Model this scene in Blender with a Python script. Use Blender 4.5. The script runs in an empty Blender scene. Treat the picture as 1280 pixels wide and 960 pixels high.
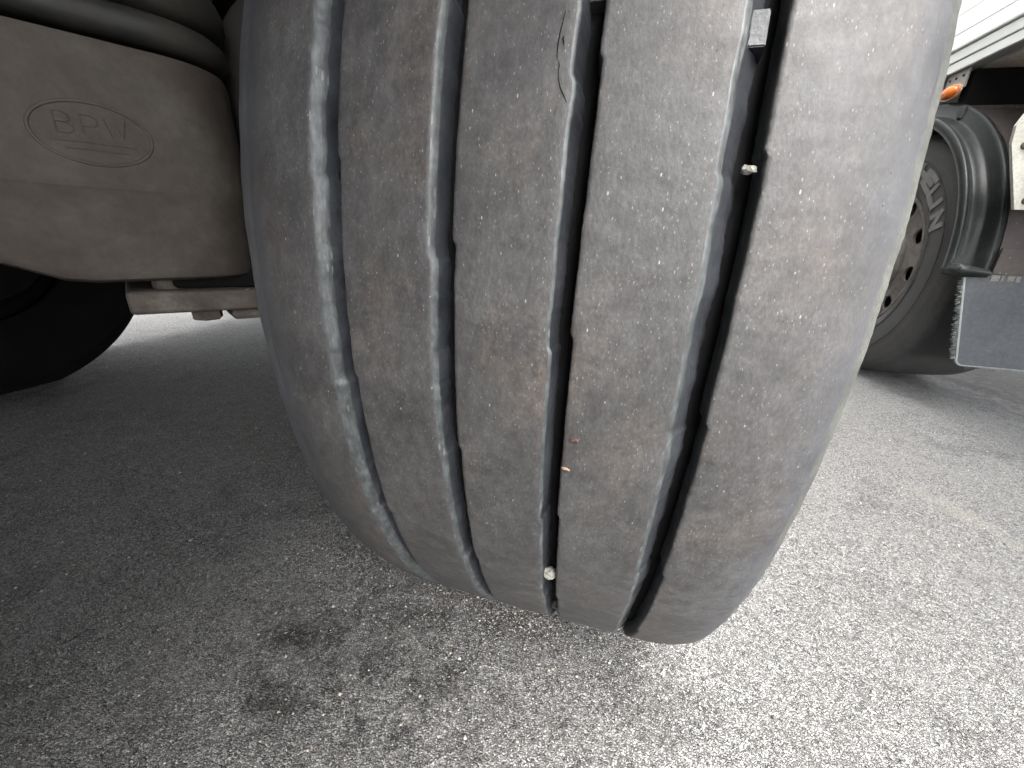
import bpy, bmesh, math, random
import numpy as np
from mathutils import Vector, Matrix, noise
random.seed(7); rng = np.random.default_rng(7)
S = bpy.context.scene
COL = S.collection
PI = math.pi
R_ = math.radians
ZG = -0.51                      # ground level; the origin is the hub centre of the near wheel

# ------------------------------------------------------------------ camera
cam_d = bpy.data.cameras.new("camera")
cam = bpy.data.objects.new("camera", cam_d); COL.objects.link(cam)
Rv = Vector((0.96, 0.2777, 0.0365)); Uv = Vector((-0.1304, 0.3278, 0.9357)); Fv = Vector((-0.2479, 0.903, -0.3509))
M3 = Matrix((Rv, Uv, -Fv)).transposed()
cam.matrix_world = Matrix.Translation((0.062, -0.736, 0.0465)) @ M3.to_quaternion().to_matrix().to_4x4()
cam_d.sensor_width = 36.0; cam_d.lens = 36.0*501.7/1280.0
cam_d.clip_start = 0.01; cam_d.clip_end = 1000.0
S.camera = cam

# ------------------------------------------------------------------ sky, sun, exposure (overcast day)
SUN_EL, SUN_AZ = R_(63), R_(152)          # azimuth clockwise from +Y: sun to the right and behind
W = bpy.data.worlds.new("World"); S.world = W; W.use_nodes = True
nt = W.node_tree; nt.nodes.clear()
sky = nt.nodes.new("ShaderNodeTexSky"); sky.sky_type = 'NISHITA'; sky.sun_disc = False
sky.sun_elevation = SUN_EL; sky.sun_rotation = SUN_AZ; sky.dust_density = 4.0; sky.air_density = 1.0
hs = nt.nodes.new("ShaderNodeHueSaturation"); hs.inputs['Saturation'].default_value = 0.22
bg = nt.nodes.new("ShaderNodeBackground"); bg.inputs['Strength'].default_value = 0.15
wo = nt.nodes.new("ShaderNodeOutputWorld")
nt.links.new(sky.outputs[0], hs.inputs['Color']); nt.links.new(hs.outputs[0], bg.inputs[0]); nt.links.new(bg.outputs[0], wo.inputs[0])
sun_d = bpy.data.lights.new("sun", 'SUN'); sun_d.energy = 1.5; sun_d.angle = R_(42); sun_d.color = (1.0, 0.97, 0.93)
sun = bpy.data.objects.new("sun", sun_d); COL.objects.link(sun)
sd = Vector((math.sin(SUN_AZ)*math.cos(SUN_EL), math.cos(SUN_AZ)*math.cos(SUN_EL), math.sin(SUN_EL)))
sun.rotation_euler = sd.to_track_quat('Z', 'Y').to_euler()
S.view_settings.view_transform = 'Standard'; S.view_settings.look = 'None'
S.view_settings.exposure = 4.0; S.view_settings.gamma = 1.0
S.render.engine = 'CYCLES'
S.cycles.max_bounces = 10; S.cycles.diffuse_bounces = 6; S.cycles.glossy_bounces = 4
S.cycles.use_denoising = True

# ------------------------------------------------------------------ node helpers
class G:
    def __init__(s, name, rough=0.7, spec=0.3, metal=0.0):
        s.m = bpy.data.materials.new(name); s.m.use_nodes = True
        s.t = s.m.node_tree; s.t.nodes.clear()
        s.b = s.n('ShaderNodeBsdfPrincipled'); s.o = s.n('ShaderNodeOutputMaterial')
        s.l(s.b.outputs[0], s.o.inputs[0])
        s.b.inputs['Roughness'].default_value = rough
        s.b.inputs['Specular IOR Level'].default_value = spec
        s.b.inputs['Metallic'].default_value = metal
    def n(s, k, **kw):
        x = s.t.nodes.new(k)
        for a, v in kw.items(): setattr(x, a, v)
        return x
    def l(s, a, b): s.t.links.new(a, b)
    def put(s, sock, v):
        if hasattr(v, 'links') or isinstance(v, bpy.types.NodeSocket): s.l(v, sock)
        else:
            if sock.type == 'RGBA' and len(v) == 3: v = (*v, 1)
            sock.default_value = v
    def coord(s, k='Object'): return s.n('ShaderNodeTexCoord').outputs[k]
    def uv(s): return s.n('ShaderNodeUVMap').outputs[0]
    def mapped(s, v, scale=(1, 1, 1), rot=(0, 0, 0), loc=(0, 0, 0)):
        m = s.n('ShaderNodeMapping'); s.l(v, m.inputs[0])
        m.inputs['Scale'].default_value = scale; m.inputs['Rotation'].default_value = rot; m.inputs['Location'].default_value = loc
        return m.outputs[0]
    def noise(s, v, scale, detail=3, rough=.55, dist=0):
        x = s.n('ShaderNodeTexNoise'); s.l(v, x.inputs['Vector'])
        x.inputs['Scale'].default_value = scale; x.inputs['Detail'].default_value = detail
        x.inputs['Roughness'].default_value = rough; x.inputs['Distortion'].default_value = dist
        return x.outputs[0]
    def vor(s, v, scale, feature='F1', dim='3D', rand=1.0):
        x = s.n('ShaderNodeTexVoronoi', feature=feature, voronoi_dimensions=dim); s.l(v, x.inputs['Vector'])
        x.inputs['Scale'].default_value = scale; x.inputs['Randomness'].default_value = rand
        return x
    def ramp(s, f, stops, interp='LINEAR'):
        x = s.n('ShaderNodeValToRGB'); x.color_ramp.interpolation = interp; e = x.color_ramp.elements
        while len(e) < len(stops): e.new(.5)
        for i, (p, c) in enumerate(stops):
            e[i].position = p
            c = (c, c, c) if isinstance(c, (int, float)) else c
            e[i].color = (*c, 1)
        s.l(f, x.inputs[0]); return x.outputs[0]
    def mix(s, f, a, b, mode='MIX'):
        x = s.n('ShaderNodeMix', data_type='RGBA', blend_type=mode)
        s.put(x.inputs[0], f); s.put(x.inputs[6], a); s.put(x.inputs[7], b); return x.outputs[2]
    def math(s, op, a, b=0.0, clamp=False):
        x = s.n('ShaderNodeMath', operation=op, use_clamp=clamp); s.put(x.inputs[0], a); s.put(x.inputs[1], b); return x.outputs[0]
    def sep(s, v):
        x = s.n('ShaderNodeSeparateXYZ'); s.l(v, x.inputs[0]); return x.outputs
    def bump(s, h, dist, strength=1.0, normal=None):
        x = s.n('ShaderNodeBump'); s.l(h, x.inputs['Height']); x.inputs['Distance'].default_value = dist
        x.inputs['Strength'].default_value = strength
        if normal is not None: s.l(normal, x.inputs['Normal'])
        return x.outputs[0]
    def col(s, v): s.put(s.b.inputs['Base Color'], v)
    def nor(s, v): s.l(v, s.b.inputs['Normal'])
    def rgh(s, v): s.put(s.b.inputs['Roughness'], v)

# ------------------------------------------------------------------ materials
def mat_tread(name, dusty=1.0):
    g = G(name, rough=.62, spec=.35)
    uv = g.uv()
    big = g.noise(uv, 22, 5, .6)
    base = g.ramp(big, [(.3, (.028, .0272, .027)), (.5, (.0365, .0352, .0345)), (.7, (.047, .0455, .0445))])
    br = g.noise(g.mapped(uv, (1, .6, 1), loc=(3, 1, 0)), 13, 6, .7)
    brm = g.ramp(br, [(.50, 0), (.72, 1)])
    fine = g.noise(uv, 260, 4, .7)
    brm2 = g.math('MULTIPLY', brm, g.ramp(fine, [(.38, .1), (.6, 1)]))
    c = g.mix(g.math('MULTIPLY', brm2, .62*dusty), base, (.078, .060, .046))
    # smeary mottling
    mot = g.noise(g.mapped(uv, (1.4, .8, 1), rot=(0, 0, R_(20))), 420, 3, .65)
    c = g.mix(1.0, c, g.ramp(mot, [(.3, .76), (.5, .98), (.72, 1.27)]), 'MULTIPLY')
    mot2 = g.noise(g.mapped(uv, (1.4, .8, 1), rot=(0, 0, R_(20))), 110, 3, .6)
    c = g.mix(1.0, c, g.ramp(mot2, [(.3, .76), (.7, 1.26)]), 'MULTIPLY')
    # pale grit specks smeared by rolling
    for k, (sc, r0, gate, br_, rot) in enumerate([(380, .13, .94, (.12, .12, .116), 22), (620, .19, .93, (.10, .10, .097), 10), (130, .055, .93, (.19, .19, .18), -15)]):
        mv = g.mapped(uv, (1.9, .75, 1), rot=(0, 0, R_(rot)), loc=(k*1.3, k*.7, 0))
        v = g.vor(mv, sc, dim='2D')
        rc = g.sep(v.outputs['Color'])
        m = g.math('MULTIPLY', g.math('LESS_THAN', v.outputs['Distance'], g.math('MULTIPLY', rc[1], r0*1.7)), g.math('GREATER_THAN', rc[0], gate))
        c = g.mix(g.math('MULTIPLY', m, .75*dusty), c, br_)
    # smoother bluish shoulder zones that do not scrub on the road
    ox = g.math('ABSOLUTE', g.sep(g.coord())[0])
    oxw = g.math('ADD', ox, g.math('MULTIPLY', g.math('SUBTRACT', big, .5), .02))
    sh = g.ramp(g.math('MULTIPLY', oxw, 5.0), [(.73, 0), (.82, 1)])
    c = g.mix(g.math('MULTIPLY', sh, .60), c, g.ramp(big, [(.3, (.032, .0335, .039)), (.7, (.048, .050, .057))]))
    # a few dark pits
    v = g.vor(g.mapped(uv, (1.5, 1, 1), loc=(9, 4, 0)), 75, dim='2D'); rc = g.sep(v.outputs['Color'])
    m = g.math('MULTIPLY', g.math('LESS_THAN', v.outputs['Distance'], .045), g.math('GREATER_THAN', rc[0], .92))
    c = g.mix(m, c, (.02, .018, .018))
    g.col(c)
    g.rgh(g.ramp(big, [(.3, .5), (.7, .72)]))
    h = g.math('ADD', g.math('MULTIPLY', mot, .8), g.math('MULTIPLY', fine, .5))
    g.nor(g.bump(h, .0004, .6))
    return g.m

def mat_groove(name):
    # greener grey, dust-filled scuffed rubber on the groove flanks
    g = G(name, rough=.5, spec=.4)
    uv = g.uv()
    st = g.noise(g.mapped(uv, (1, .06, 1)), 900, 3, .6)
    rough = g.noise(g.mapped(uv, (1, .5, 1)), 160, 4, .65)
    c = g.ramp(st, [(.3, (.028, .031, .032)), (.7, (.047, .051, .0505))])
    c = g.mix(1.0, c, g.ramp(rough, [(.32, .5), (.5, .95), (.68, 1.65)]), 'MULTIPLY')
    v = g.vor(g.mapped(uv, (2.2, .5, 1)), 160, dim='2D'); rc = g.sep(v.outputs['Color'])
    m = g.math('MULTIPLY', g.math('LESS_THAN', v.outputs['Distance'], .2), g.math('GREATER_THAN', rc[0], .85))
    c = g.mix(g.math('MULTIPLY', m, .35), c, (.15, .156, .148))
    g.col(c); g.nor(g.bump(rough, .0008, .6)); return g.m

def mat_rubber(name, c0, c1, rough=.55, sc=18):
    g = G(name, rough=rough, spec=.35); co = g.coord()
    n1 = g.noise(co, sc, 5, .6); c = g.ramp(n1, [(.3, c0), (.7, c1)])
    n2 = g.noise(co, sc*14, 3, .6); c = g.mix(1.0, c, g.ramp(n2, [(.3, .8), (.7, 1.2)]), 'MULTIPLY')
    g.col(c); g.rgh(g.ramp(n1, [(.3, rough-.1), (.7, rough+.15)])); g.nor(g.bump(n2, .0006, .5)); return g.m

def mat_dirty_metal(name, c0, c1, c2, sc=9, rough=.7, metal=0.0, grime=.5):
    g = G(name, rough=rough, spec=.3, metal=metal); co = g.coord()
    n1 = g.noise(co, sc, 6, .6, .4); c = g.ramp(n1, [(.32, c0), (.5, c1), (.68, c2)])
    n2 = g.noise(co, sc*11, 5, .7); c = g.mix(1.0, c, g.ramp(n2, [(.3, .8), (.7, 1.22)]), 'MULTIPLY')
    v = g.vor(co, 120); rc = g.sep(v.outputs['Color'])
    m = g.math('MULTIPLY', g.math('LESS_THAN', v.outputs['Distance'], .2), g.math('GREATER_THAN', rc[0], .93))
    c = g.mix(g.math('MULTIPLY', m, grime), c, (.30, .28, .25))
    g.col(c); g.nor(g.bump(n2, .0012, .5)); return g.m

def mat_plain(name, c, rough=.5, spec=.4, var=.12, sc=25, metal=0):
    g = G(name, rough=rough, spec=spec, metal=metal); co = g.coord()
    n = g.noise(co, sc, 5, .6)
    g.col(g.mix(1.0, c, g.ramp(n, [(.3, 1-var), (.7, 1+var)]), 'MULTIPLY')); g.nor(g.bump(n, .001, .15)); return g.m

M = {}
M['tread'] = mat_tread('worn tread rubber')
M['flank'] = mat_groove('scuffed groove rubber')
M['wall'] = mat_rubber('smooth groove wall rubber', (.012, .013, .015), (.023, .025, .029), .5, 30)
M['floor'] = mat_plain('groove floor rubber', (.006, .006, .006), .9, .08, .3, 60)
M['sidewall'] = mat_rubber('dusty sidewall rubber', (.035, .036, .037), (.062, .063, .062), .55, 14)
M['shoulder'] = mat_rubber('pale scuffed shoulder rubber', (.028, .029, .028), (.066, .068, .058), .7, 38)
M['far_rubber'] = mat_rubber('far tyre rubber', (.036, .036, .037), (.062, .060, .058), .6, 10)
M['letter'] = mat_plain('raised letter rubber', (.15, .147, .14), .7, .3)
M['dark'] = mat_plain('black paint and painted shade', (.006, .0055, .0055), .85, .05)  # near black also stands in for deep shade on rims, drums and filler
M['bag'] = mat_rubber('air bag rubber', (.006, .007, .006), (.026, .023, .019), .6, 12)
M['cast'] = mat_dirty_metal('dusty brown casting', (.025, .0185, .0145), (.035, .028, .023), (.056, .049, .040), 7, .7, 0, .02)
M['rust'] = mat_dirty_metal('rusty steel', (.028, .022, .017), (.050, .041, .034), (.085, .074, .062), 30)
M['chassis'] = mat_dirty_metal('chassis steel', (.016, .015, .014), (.024, .022, .020), (.034, .030, .026), 6)
M['rim'] = mat_dirty_metal('rusty pinkish wheel steel', (.075, .062, .056), (.125, .112, .104), (.18, .168, .158), 14)
M['white'] = mat_plain('white trailer paint', (.53, .54, .53), .35, .5, .03, 6)
M['alu'] = mat_plain('grey aluminium rail', (.20, .20, .195), .45, .5, .12, 14)
M['ply'] = mat_dirty_metal('beige plywood floor', (.55, .47, .37), (.64, .56, .46), (.70, .63, .53), 7, .7, 0, .2)
M['fender'] = mat_dirty_metal('dusty moulded plastic', (.008, .009, .009), (.012, .0135, .0135), (.022, .024, .023), 7, .38, 0, .15)
M['fender'].node_tree.nodes['Principled BSDF'].inputs['Specular IOR Level'].default_value = .14
M['spray'] = mat_dirty_metal('dusty brown black plastic', (.028, .023, .022), (.036, .030, .029), (.045, .038, .036), 8)
M['flap'] = mat_dirty_metal('bluish grey rubber flap', (.028, .031, .036), (.034, .038, .043), (.042, .045, .050), 7, .55, 0, .15)
M['flap_edge'] = mat_plain('pale frayed edge', (.16, .175, .17), .7, .3)
M['amber'] = mat_plain('amber lens', (.52, .11, .004), .2, .6, .1)
M['amber_rim'] = mat_plain('pale amber lens rim', (.42, .26, .17), .25, .6, .1)
M['plate'] = mat_dirty_metal('pale grey plate', (.24, .24, .21), (.29, .285, .25), (.33, .325, .29), 10, .6, 0, .1)
M['stone'] = mat_plain('pale stone chip', (.15, .146, .128), .85, .15, .5, 400)
M['husk'] = mat_plain('reddish husk', (.055, .030, .028), .7, .2, .4, 600)
M['straw'] = mat_plain('straw fragment', (.14, .10, .065), .7, .2, .3, 600)
M['cut'] = mat_plain('dark cut in rubber', (.006, .006, .006), .8, .1)
M['print'] = mat_plain('worn pale print', (.11, .11, .10), .8, .1, .3, 200)

def mat_ground():
    g = G('fine grained asphalt', rough=.75, spec=.35)
    co = g.coord('Object')
    wob = g.n('ShaderNodeVectorMath', operation='ADD'); g.l(co, wob.inputs[0])
    nz = g.n('ShaderNodeTexNoise'); g.l(co, nz.inputs['Vector']); nz.inputs['Scale'].default_value = 300
    sc = g.n('ShaderNodeVectorMath', operation='SCALE'); g.l(nz.outputs['Color'], sc.inputs[0]); sc.inputs['Scale'].default_value = .0035
    g.l(sc.outputs[0], wob.inputs[1]); p = wob.outputs[0]
    v1 = g.vor(p, 320, dim='2D'); r1 = g.sep(v1.outputs['Color'])
    v2 = g.vor(g.mapped(p, loc=(5, 3, 0)), 560, dim='2D'); r2 = g.sep(v2.outputs['Color'])
    e1 = g.vor(p, 320, feature='DISTANCE_TO_EDGE', dim='2D')
    t1 = g.ramp(r1[0], [(0, (.028, .027, .026)), (.28, (.088, .086, .083)), (.65, (.185, .182, .177)), (.92, (.26, .256, .25)), (1, (.35, .345, .335))])
    t2 = g.ramp(r2[0], [(0, (.035, .035, .035)), (.5, (.145, .143, .139)), (1, (.36, .355, .35))])
    c = g.mix(g.math('GREATER_THAN', r2[2], .5), t1, t2)
    edge = g.ramp(e1.outputs['Distance'], [(0, .30), (.17, 1)])
    c = g.mix(1.0, c, edge, 'MULTIPLY')
    # dust between the stones brightens and evens it
    dust = g.noise(co, 4.5, 5, .6); dust2 = g.noise(g.mapped(co, loc=(2, 8, 0)), 38, 5, .7)
    dm = g.math('MULTIPLY', g.ramp(dust, [(.3, .25), (.7, .75)]), g.ramp(dust2, [(.35, .35), (.65, 1)]))
    c = g.mix(g.math('MULTIPLY', dm, .72), c, (.185, .182, .176))
    # odd coloured grains
    v3 = g.vor(g.mapped(p, loc=(1, 7, 0)), 130, dim='2D'); r3 = g.sep(v3.outputs['Color'])
    m3 = g.math('MULTIPLY', g.math('LESS_THAN', v3.outputs['Distance'], .28), g.math('GREATER_THAN', r3[0], .965))
    c = g.mix(g.math('MULTIPLY', m3, .8), c, g.ramp(r3[1], [(0, (.15, .115, .085)), (.4, (.055, .035, .032)), (.7, (.30, .29, .26)), (1, (.34, .34, .33))]))
    # oil and tyre stains with shapes of their own
    xyz = g.sep(co)
    st = None
    w1 = g.math('MULTIPLY', g.math('SUBTRACT', g.noise(co, 30, 7, .75), .5), 3.2)
    for (x, y, rx, ry, a, s) in STAINS:
        ca, sa = math.cos(R_(a)), math.sin(R_(a))
        dx = g.math('SUBTRACT', xyz[0], x); dy = g.math('SUBTRACT', xyz[1], y)
        u = g.math('ADD', g.math('MULTIPLY', dx, ca/rx), g.math('MULTIPLY', dy, sa/rx))
        w = g.math('ADD', g.math('MULTIPLY', dx, -sa/ry), g.math('MULTIPLY', dy, ca/ry))
        d = g.math('SQRT', g.math('ADD', g.math('MULTIPLY', u, u), g.math('MULTIPLY', w, w)))
        d = g.math('ADD', d, w1)
        mk = g.math('MULTIPLY', g.ramp(d, [(.15, 1), (1.25, 0)]), s)
        st = mk if st is None else g.math('MAXIMUM', st, mk)
    # mottled splatter around the drips
    ux = g.math('DIVIDE', g.math('ADD', xyz[0], .20), .25); uy = g.math('DIVIDE', g.math('ADD', xyz[1], .40), .15)
    sd_ = g.math('SQRT', g.math('ADD', g.math('MULTIPLY', ux, ux), g.math('MULTIPLY', uy, uy)))
    sp = g.math('MULTIPLY', g.ramp(sd_, [(.5, 1), (1.15, 0)]), g.ramp(g.noise(g.mapped(co, loc=(1.3, 2.2, 0)), 26, 5, .65, .6), [(.47, 0), (.60, 1)]))
    st = g.math('MAXIMUM', st, g.math('MULTIPLY', sp, .85))
    sn = g.noise(g.mapped(co, loc=(4, 4, 0)), 7, 6, .68, .5)
    st = g.math('MAXIMUM', st, g.math('MULTIPLY', g.ramp(sn, [(.55, 0), (.70, 1)]), .45))
    st = g.math('MULTIPLY', st, g.ramp(r2[1], [(0, 1), (.7, .9), (1, .35)]))
    c = g.mix(st, c, g.mix(1.0, c, (.17, .165, .16), 'MULTIPLY'))
    # pale sandy dust patch, brown grime; painted shade under axle and neighbouring trailer
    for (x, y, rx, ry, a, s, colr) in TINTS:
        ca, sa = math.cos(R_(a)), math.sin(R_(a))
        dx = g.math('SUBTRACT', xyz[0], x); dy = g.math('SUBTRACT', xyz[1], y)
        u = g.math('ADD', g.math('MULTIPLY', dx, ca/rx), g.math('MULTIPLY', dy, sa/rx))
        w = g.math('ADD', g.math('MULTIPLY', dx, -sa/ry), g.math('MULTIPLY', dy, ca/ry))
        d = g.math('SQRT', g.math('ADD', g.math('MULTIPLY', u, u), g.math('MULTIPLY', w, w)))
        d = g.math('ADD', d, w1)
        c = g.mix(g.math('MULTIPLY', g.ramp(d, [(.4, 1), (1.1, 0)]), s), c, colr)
    g.col(c)
    h = g.math('ADD', g.math('MULTIPLY', g.ramp(e1.outputs['Distance'], [(0, 0), (.35, 1)]), g.math('ADD', g.math('MULTIPLY', r1[1], .7), .3)),
               g.math('MULTIPLY', g.ramp(v2.outputs['Distance'], [(0, 1), (.5, 0)]), .5))
    g.nor(g.bump(h, .0030, 1.0))
    g.rgh(g.ramp(r1[2], [(0, .65), (1, .95)]))
    g.b.inputs['Specular IOR Level'].default_value = .2
    return g.m
#          x     y     rx   ry   angle strength
STAINS = [(-.21, -.40, .24, .11, 15, .42), (-.335, -.415, .075, .045, 20, .95), (-.300, -.50, .065, .036, -10, .95), (-.20, -.345, .09, .045, 10, .8), (-.26, -.44, .04, .05, 0, .7),
          (-.12, -.43, .07, .03, 30, .6), (-.05, -.31, .10, .03, 5, .6), (.05, -.415, .03, .016, 30, .6), (.20, -.335, .06, .02, -10, .5), (.62, .22, .10, .04, 25, .25),
          (1.56, 1.47, .075, .60, 20, .95), (1.40, 1.30, .12, .50, 22, .6)]
TINTS = [(.85, .28, .035, .15, 24, .30, (.23, .215, .18)), (-.12, -.25, .16, .05, 0, .35, (.12, .100, .078)), (1.92, 1.4, .52, 1.2, 12, .85, (.060, .049, .039)), (-1.2, .25, 1.0, .5, 0, .35, (.075, .064, .050))]  # last two entries paint shade on the ground; the neighbour's also carries grime
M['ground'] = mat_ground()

# ------------------------------------------------------------------ object helpers
def link_mesh(name, me, mats, parent=None, smooth=False):
    for m in (mats if isinstance(mats, (list, tuple)) else [mats]): me.materials.append(m)
    if smooth:
        me.polygons.foreach_set('use_smooth', [True]*len(me.polygons))
    o = bpy.data.objects.new(name, me); COL.objects.link(o)
    if parent is not None: o.parent = parent
    return o
def from_bm(name, bm, mats, parent=None, smooth=False, loc=None, rot=None):
    bmesh.ops.recalc_face_normals(bm, faces=bm.faces)
    me = bpy.data.meshes.new(name); bm.to_mesh(me); bm.free()
    o = link_mesh(name, me, mats, parent, smooth)
    if loc: o.location = loc
    if rot: o.rotation_euler = rot
    return o
def thing(name, label, cat, loc=(0, 0, 0), rotz=0, group=None):
    o = bpy.data.objects.new(name, None); COL.objects.link(o); o.empty_display_size = .1
    o.location = loc; o.rotation_euler = (0, 0, rotz); o['label'] = label; o['category'] = cat
    if group: o['group'] = group
    return o
def box(x0, x1, y0, y1, z0, z1, bev=0.0, seg=2, bm=None):
    own = bm is None
    bm = bm or bmesh.new()
    r = bmesh.ops.create_cube(bm, size=1.0)
    for v in r['verts']:
        v.co = Vector(((x0+x1)/2+v.co.x*(x1-x0), (y0+y1)/2+v.co.y*(y1-y0), (z0+z1)/2+v.co.z*(z1-z0)))
    if bev > 0:
        es = list({e for v in r['verts'] for e in v.link_edges})
        bmesh.ops.bevel(bm, geom=es, offset=bev, segments=seg, affect='EDGES', profile=.5)
    return bm
def lathe(profile, n=64, axis='X', bm=None, closed=False):
    """profile: list of (axial, radius)."""
    bm = bm or bmesh.new(); rings = []
    for (a, r) in profile:
        ring = []
        for k in range(n):
            t = 2*PI*k/n
            p = {'X': (a, r*math.cos(t), r*math.sin(t)), 'Z': (r*math.cos(t), r*math.sin(t), a), 'Y': (r*math.cos(t), a, r*math.sin(t))}[axis]
            ring.append(bm.verts.new(p))
        rings.append(ring)
    m = len(rings)
    for i in range(m if closed else m-1):
        a, b = rings[i], rings[(i+1) % m]
        for k in range(n):
            bm.faces.new((a[k], a[(k+1) % n], b[(k+1) % n], b[k]))
    if not closed:
        for ring in (rings[0], rings[-1]):
            try: bm.faces.new(ring)
            except Exception: pass
    return bm
def extrude_poly(pts, d0, d1, plane='YZ'):
    """pts polygon in plane, extruded between d0 and d1 along the remaining axis."""
    bm = bmesh.new()
    f = {'YZ': lambda p, d: (d, p[0], p[1]), 'XZ': lambda p, d: (p[0], d, p[1]), 'XY': lambda p, d: (p[0], p[1], d)}[plane]
    a = [bm.verts.new(f(p, d0)) for p in pts]; b = [bm.verts.new(f(p, d1)) for p in pts]
    bm.faces.new(a); bm.faces.new(b[::-1]); n = len(pts)
    for i in range(n): bm.faces.new((a[i], a[(i+1) % n], b[(i+1) % n], b[i]))
    return bm
def chip(name, size, seed, mat, parent=None, sub=1, squash=(1, 1, 1)):
    bm = bmesh.new(); bmesh.ops.create_icosphere(bm, subdivisions=sub, radius=1.0)
    rr = random.Random(seed)
    for v in bm.verts: v.co = Vector((v.co.x*squash[0], v.co.y*squash[1], v.co.z*squash[2]))*size*(rr.uniform(.82, 1.12)+.45*noise.noise(v.co*1.7+Vector((seed, 0, 0))))
    return from_bm(name, bm, mat, parent)

# ------------------------------------------------------------------ ground (one sheet, denser relief near the camera)
def ground():
    me = bpy.data.meshes.new('ground')
    # graded grid reaching the horizon, 5 mm relief cells around the wheel
    xs = np.concatenate([-np.geomspace(300, 3.2, 22), np.arange(-2.8, -1.0, .02), np.arange(-1.0, 1.3001, .0065), np.geomspace(1.6, 300, 24)])
    ys = np.concatenate([-np.geomspace(300, 1.2, 22), np.arange(-.75, .8001, .0065), np.geomspace(1.1, 300, 24)])
    X, Y = np.meshgrid(xs, ys); nx, ny = len(xs), len(ys)
    sm = lambda t: np.clip(t, 0, 1)
    near = sm((X+1.0)/.5)*sm((1.3-X)/.3)*sm((Y+.75)/.1)*sm((.8-Y)/.3)
    Z = rng.normal(0, .00075, X.shape)*near
    lowx = rng.uniform(0, 6.28, 6)
    Z += near*.0012*(np.sin(X*9+lowx[0]) + np.sin(Y*11+lowx[1]+X*5) + np.sin(X*17-Y*13+lowx[2]))*.4
    co = np.stack([X, Y, ZG+Z], -1).reshape(-1, 3)
    i = np.arange(nx*ny).reshape(ny, nx)
    q = np.stack([i[:-1, :-1], i[:-1, 1:], i[1:, 1:], i[1:, :-1]], -1).reshape(-1, 4)
    me.vertices.add(len(co)); me.vertices.foreach_set('co', co.ravel())
    me.loops.add(q.size); me.loops.foreach_set('vertex_index', q.ravel().astype(np.int32))
    me.polygons.add(len(q)); me.polygons.foreach_set('loop_start', np.arange(0, q.size, 4, dtype=np.int32))
    me.polygons.foreach_set('loop_total', np.full(len(q), 4, dtype=np.int32)); me.update()
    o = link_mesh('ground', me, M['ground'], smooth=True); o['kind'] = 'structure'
ground()

def grit():
    """loose fine grit on the asphalt: one uncountable object"""
    N = 30000
    base = np.array([(1, 0, 0), (-1, 0, 0), (0, 1, 0), (0, -1, 0), (0, 0, 1), (0, 0, -1)], float)
    F = np.array([(0, 2, 4), (2, 1, 4), (1, 3, 4), (3, 0, 4), (2, 0, 5), (1, 2, 5), (3, 1, 5), (0, 3, 5)])
    x = rng.uniform(-2.4, 1.2, N); y = rng.uniform(-.74, 1.0, N)
    k = N//6; x[:k] = rng.normal(-.08, .16, k); y[:k] = rng.normal(-.25, .05, k)
    s = .0009 + rng.exponential(.00042, N); s = np.minimum(s, .0034)
    jit = rng.uniform(.55, 1.3, (N, 6, 1))*base[None]
    a = rng.uniform(0, 6.28, N); ca, sa = np.cos(a), np.sin(a)
    P = jit*s[:, None, None]
    X = P[..., 0]*ca[:, None]-P[..., 1]*sa[:, None]; Y = P[..., 0]*sa[:, None]+P[..., 1]*ca[:, None]
    P = np.stack([X+x[:, None], Y+y[:, None], P[..., 2]*.75+ZG+s[:, None]*.35+.0003], -1).reshape(-1, 3)
    FF = (F[None]+(np.arange(N)*6)[:, None, None]).reshape(-1, 3)
    me = bpy.data.meshes.new('grit'); me.vertices.add(len(P)); me.vertices.foreach_set('co', P.ravel())
    me.loops.add(FF.size); me.loops.foreach_set('vertex_index', FF.ravel().astype(np.int32))
    me.polygons.add(len(FF)); me.polygons.foreach_set('loop_start', np.arange(0, FF.size, 3, dtype=np.int32))
    me.polygons.foreach_set('loop_total', np.full(len(FF), 3, dtype=np.int32)); me.update()
    g = G('mixed grit', rough=.8, spec=.3)
    ge = g.n('ShaderNodeNewGeometry').outputs['Random Per Island']
    g.col(g.ramp(ge, [(0, (.04, .04, .04)), (.4, (.16, .155, .145)), (.75, (.24, .235, .22)), (.93, (.27, .23, .18)), (1, (.46, .45, .43))]))
    o = link_mesh('loose_grit', me, g.m); o['kind'] = 'stuff'
    o['label'] = 'fine loose grit scattered over the grey asphalt'; o['category'] = 'grit'
grit()

# ------------------------------------------------------------------ near tyre
R0 = .536
DEPTH = .0140
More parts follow.
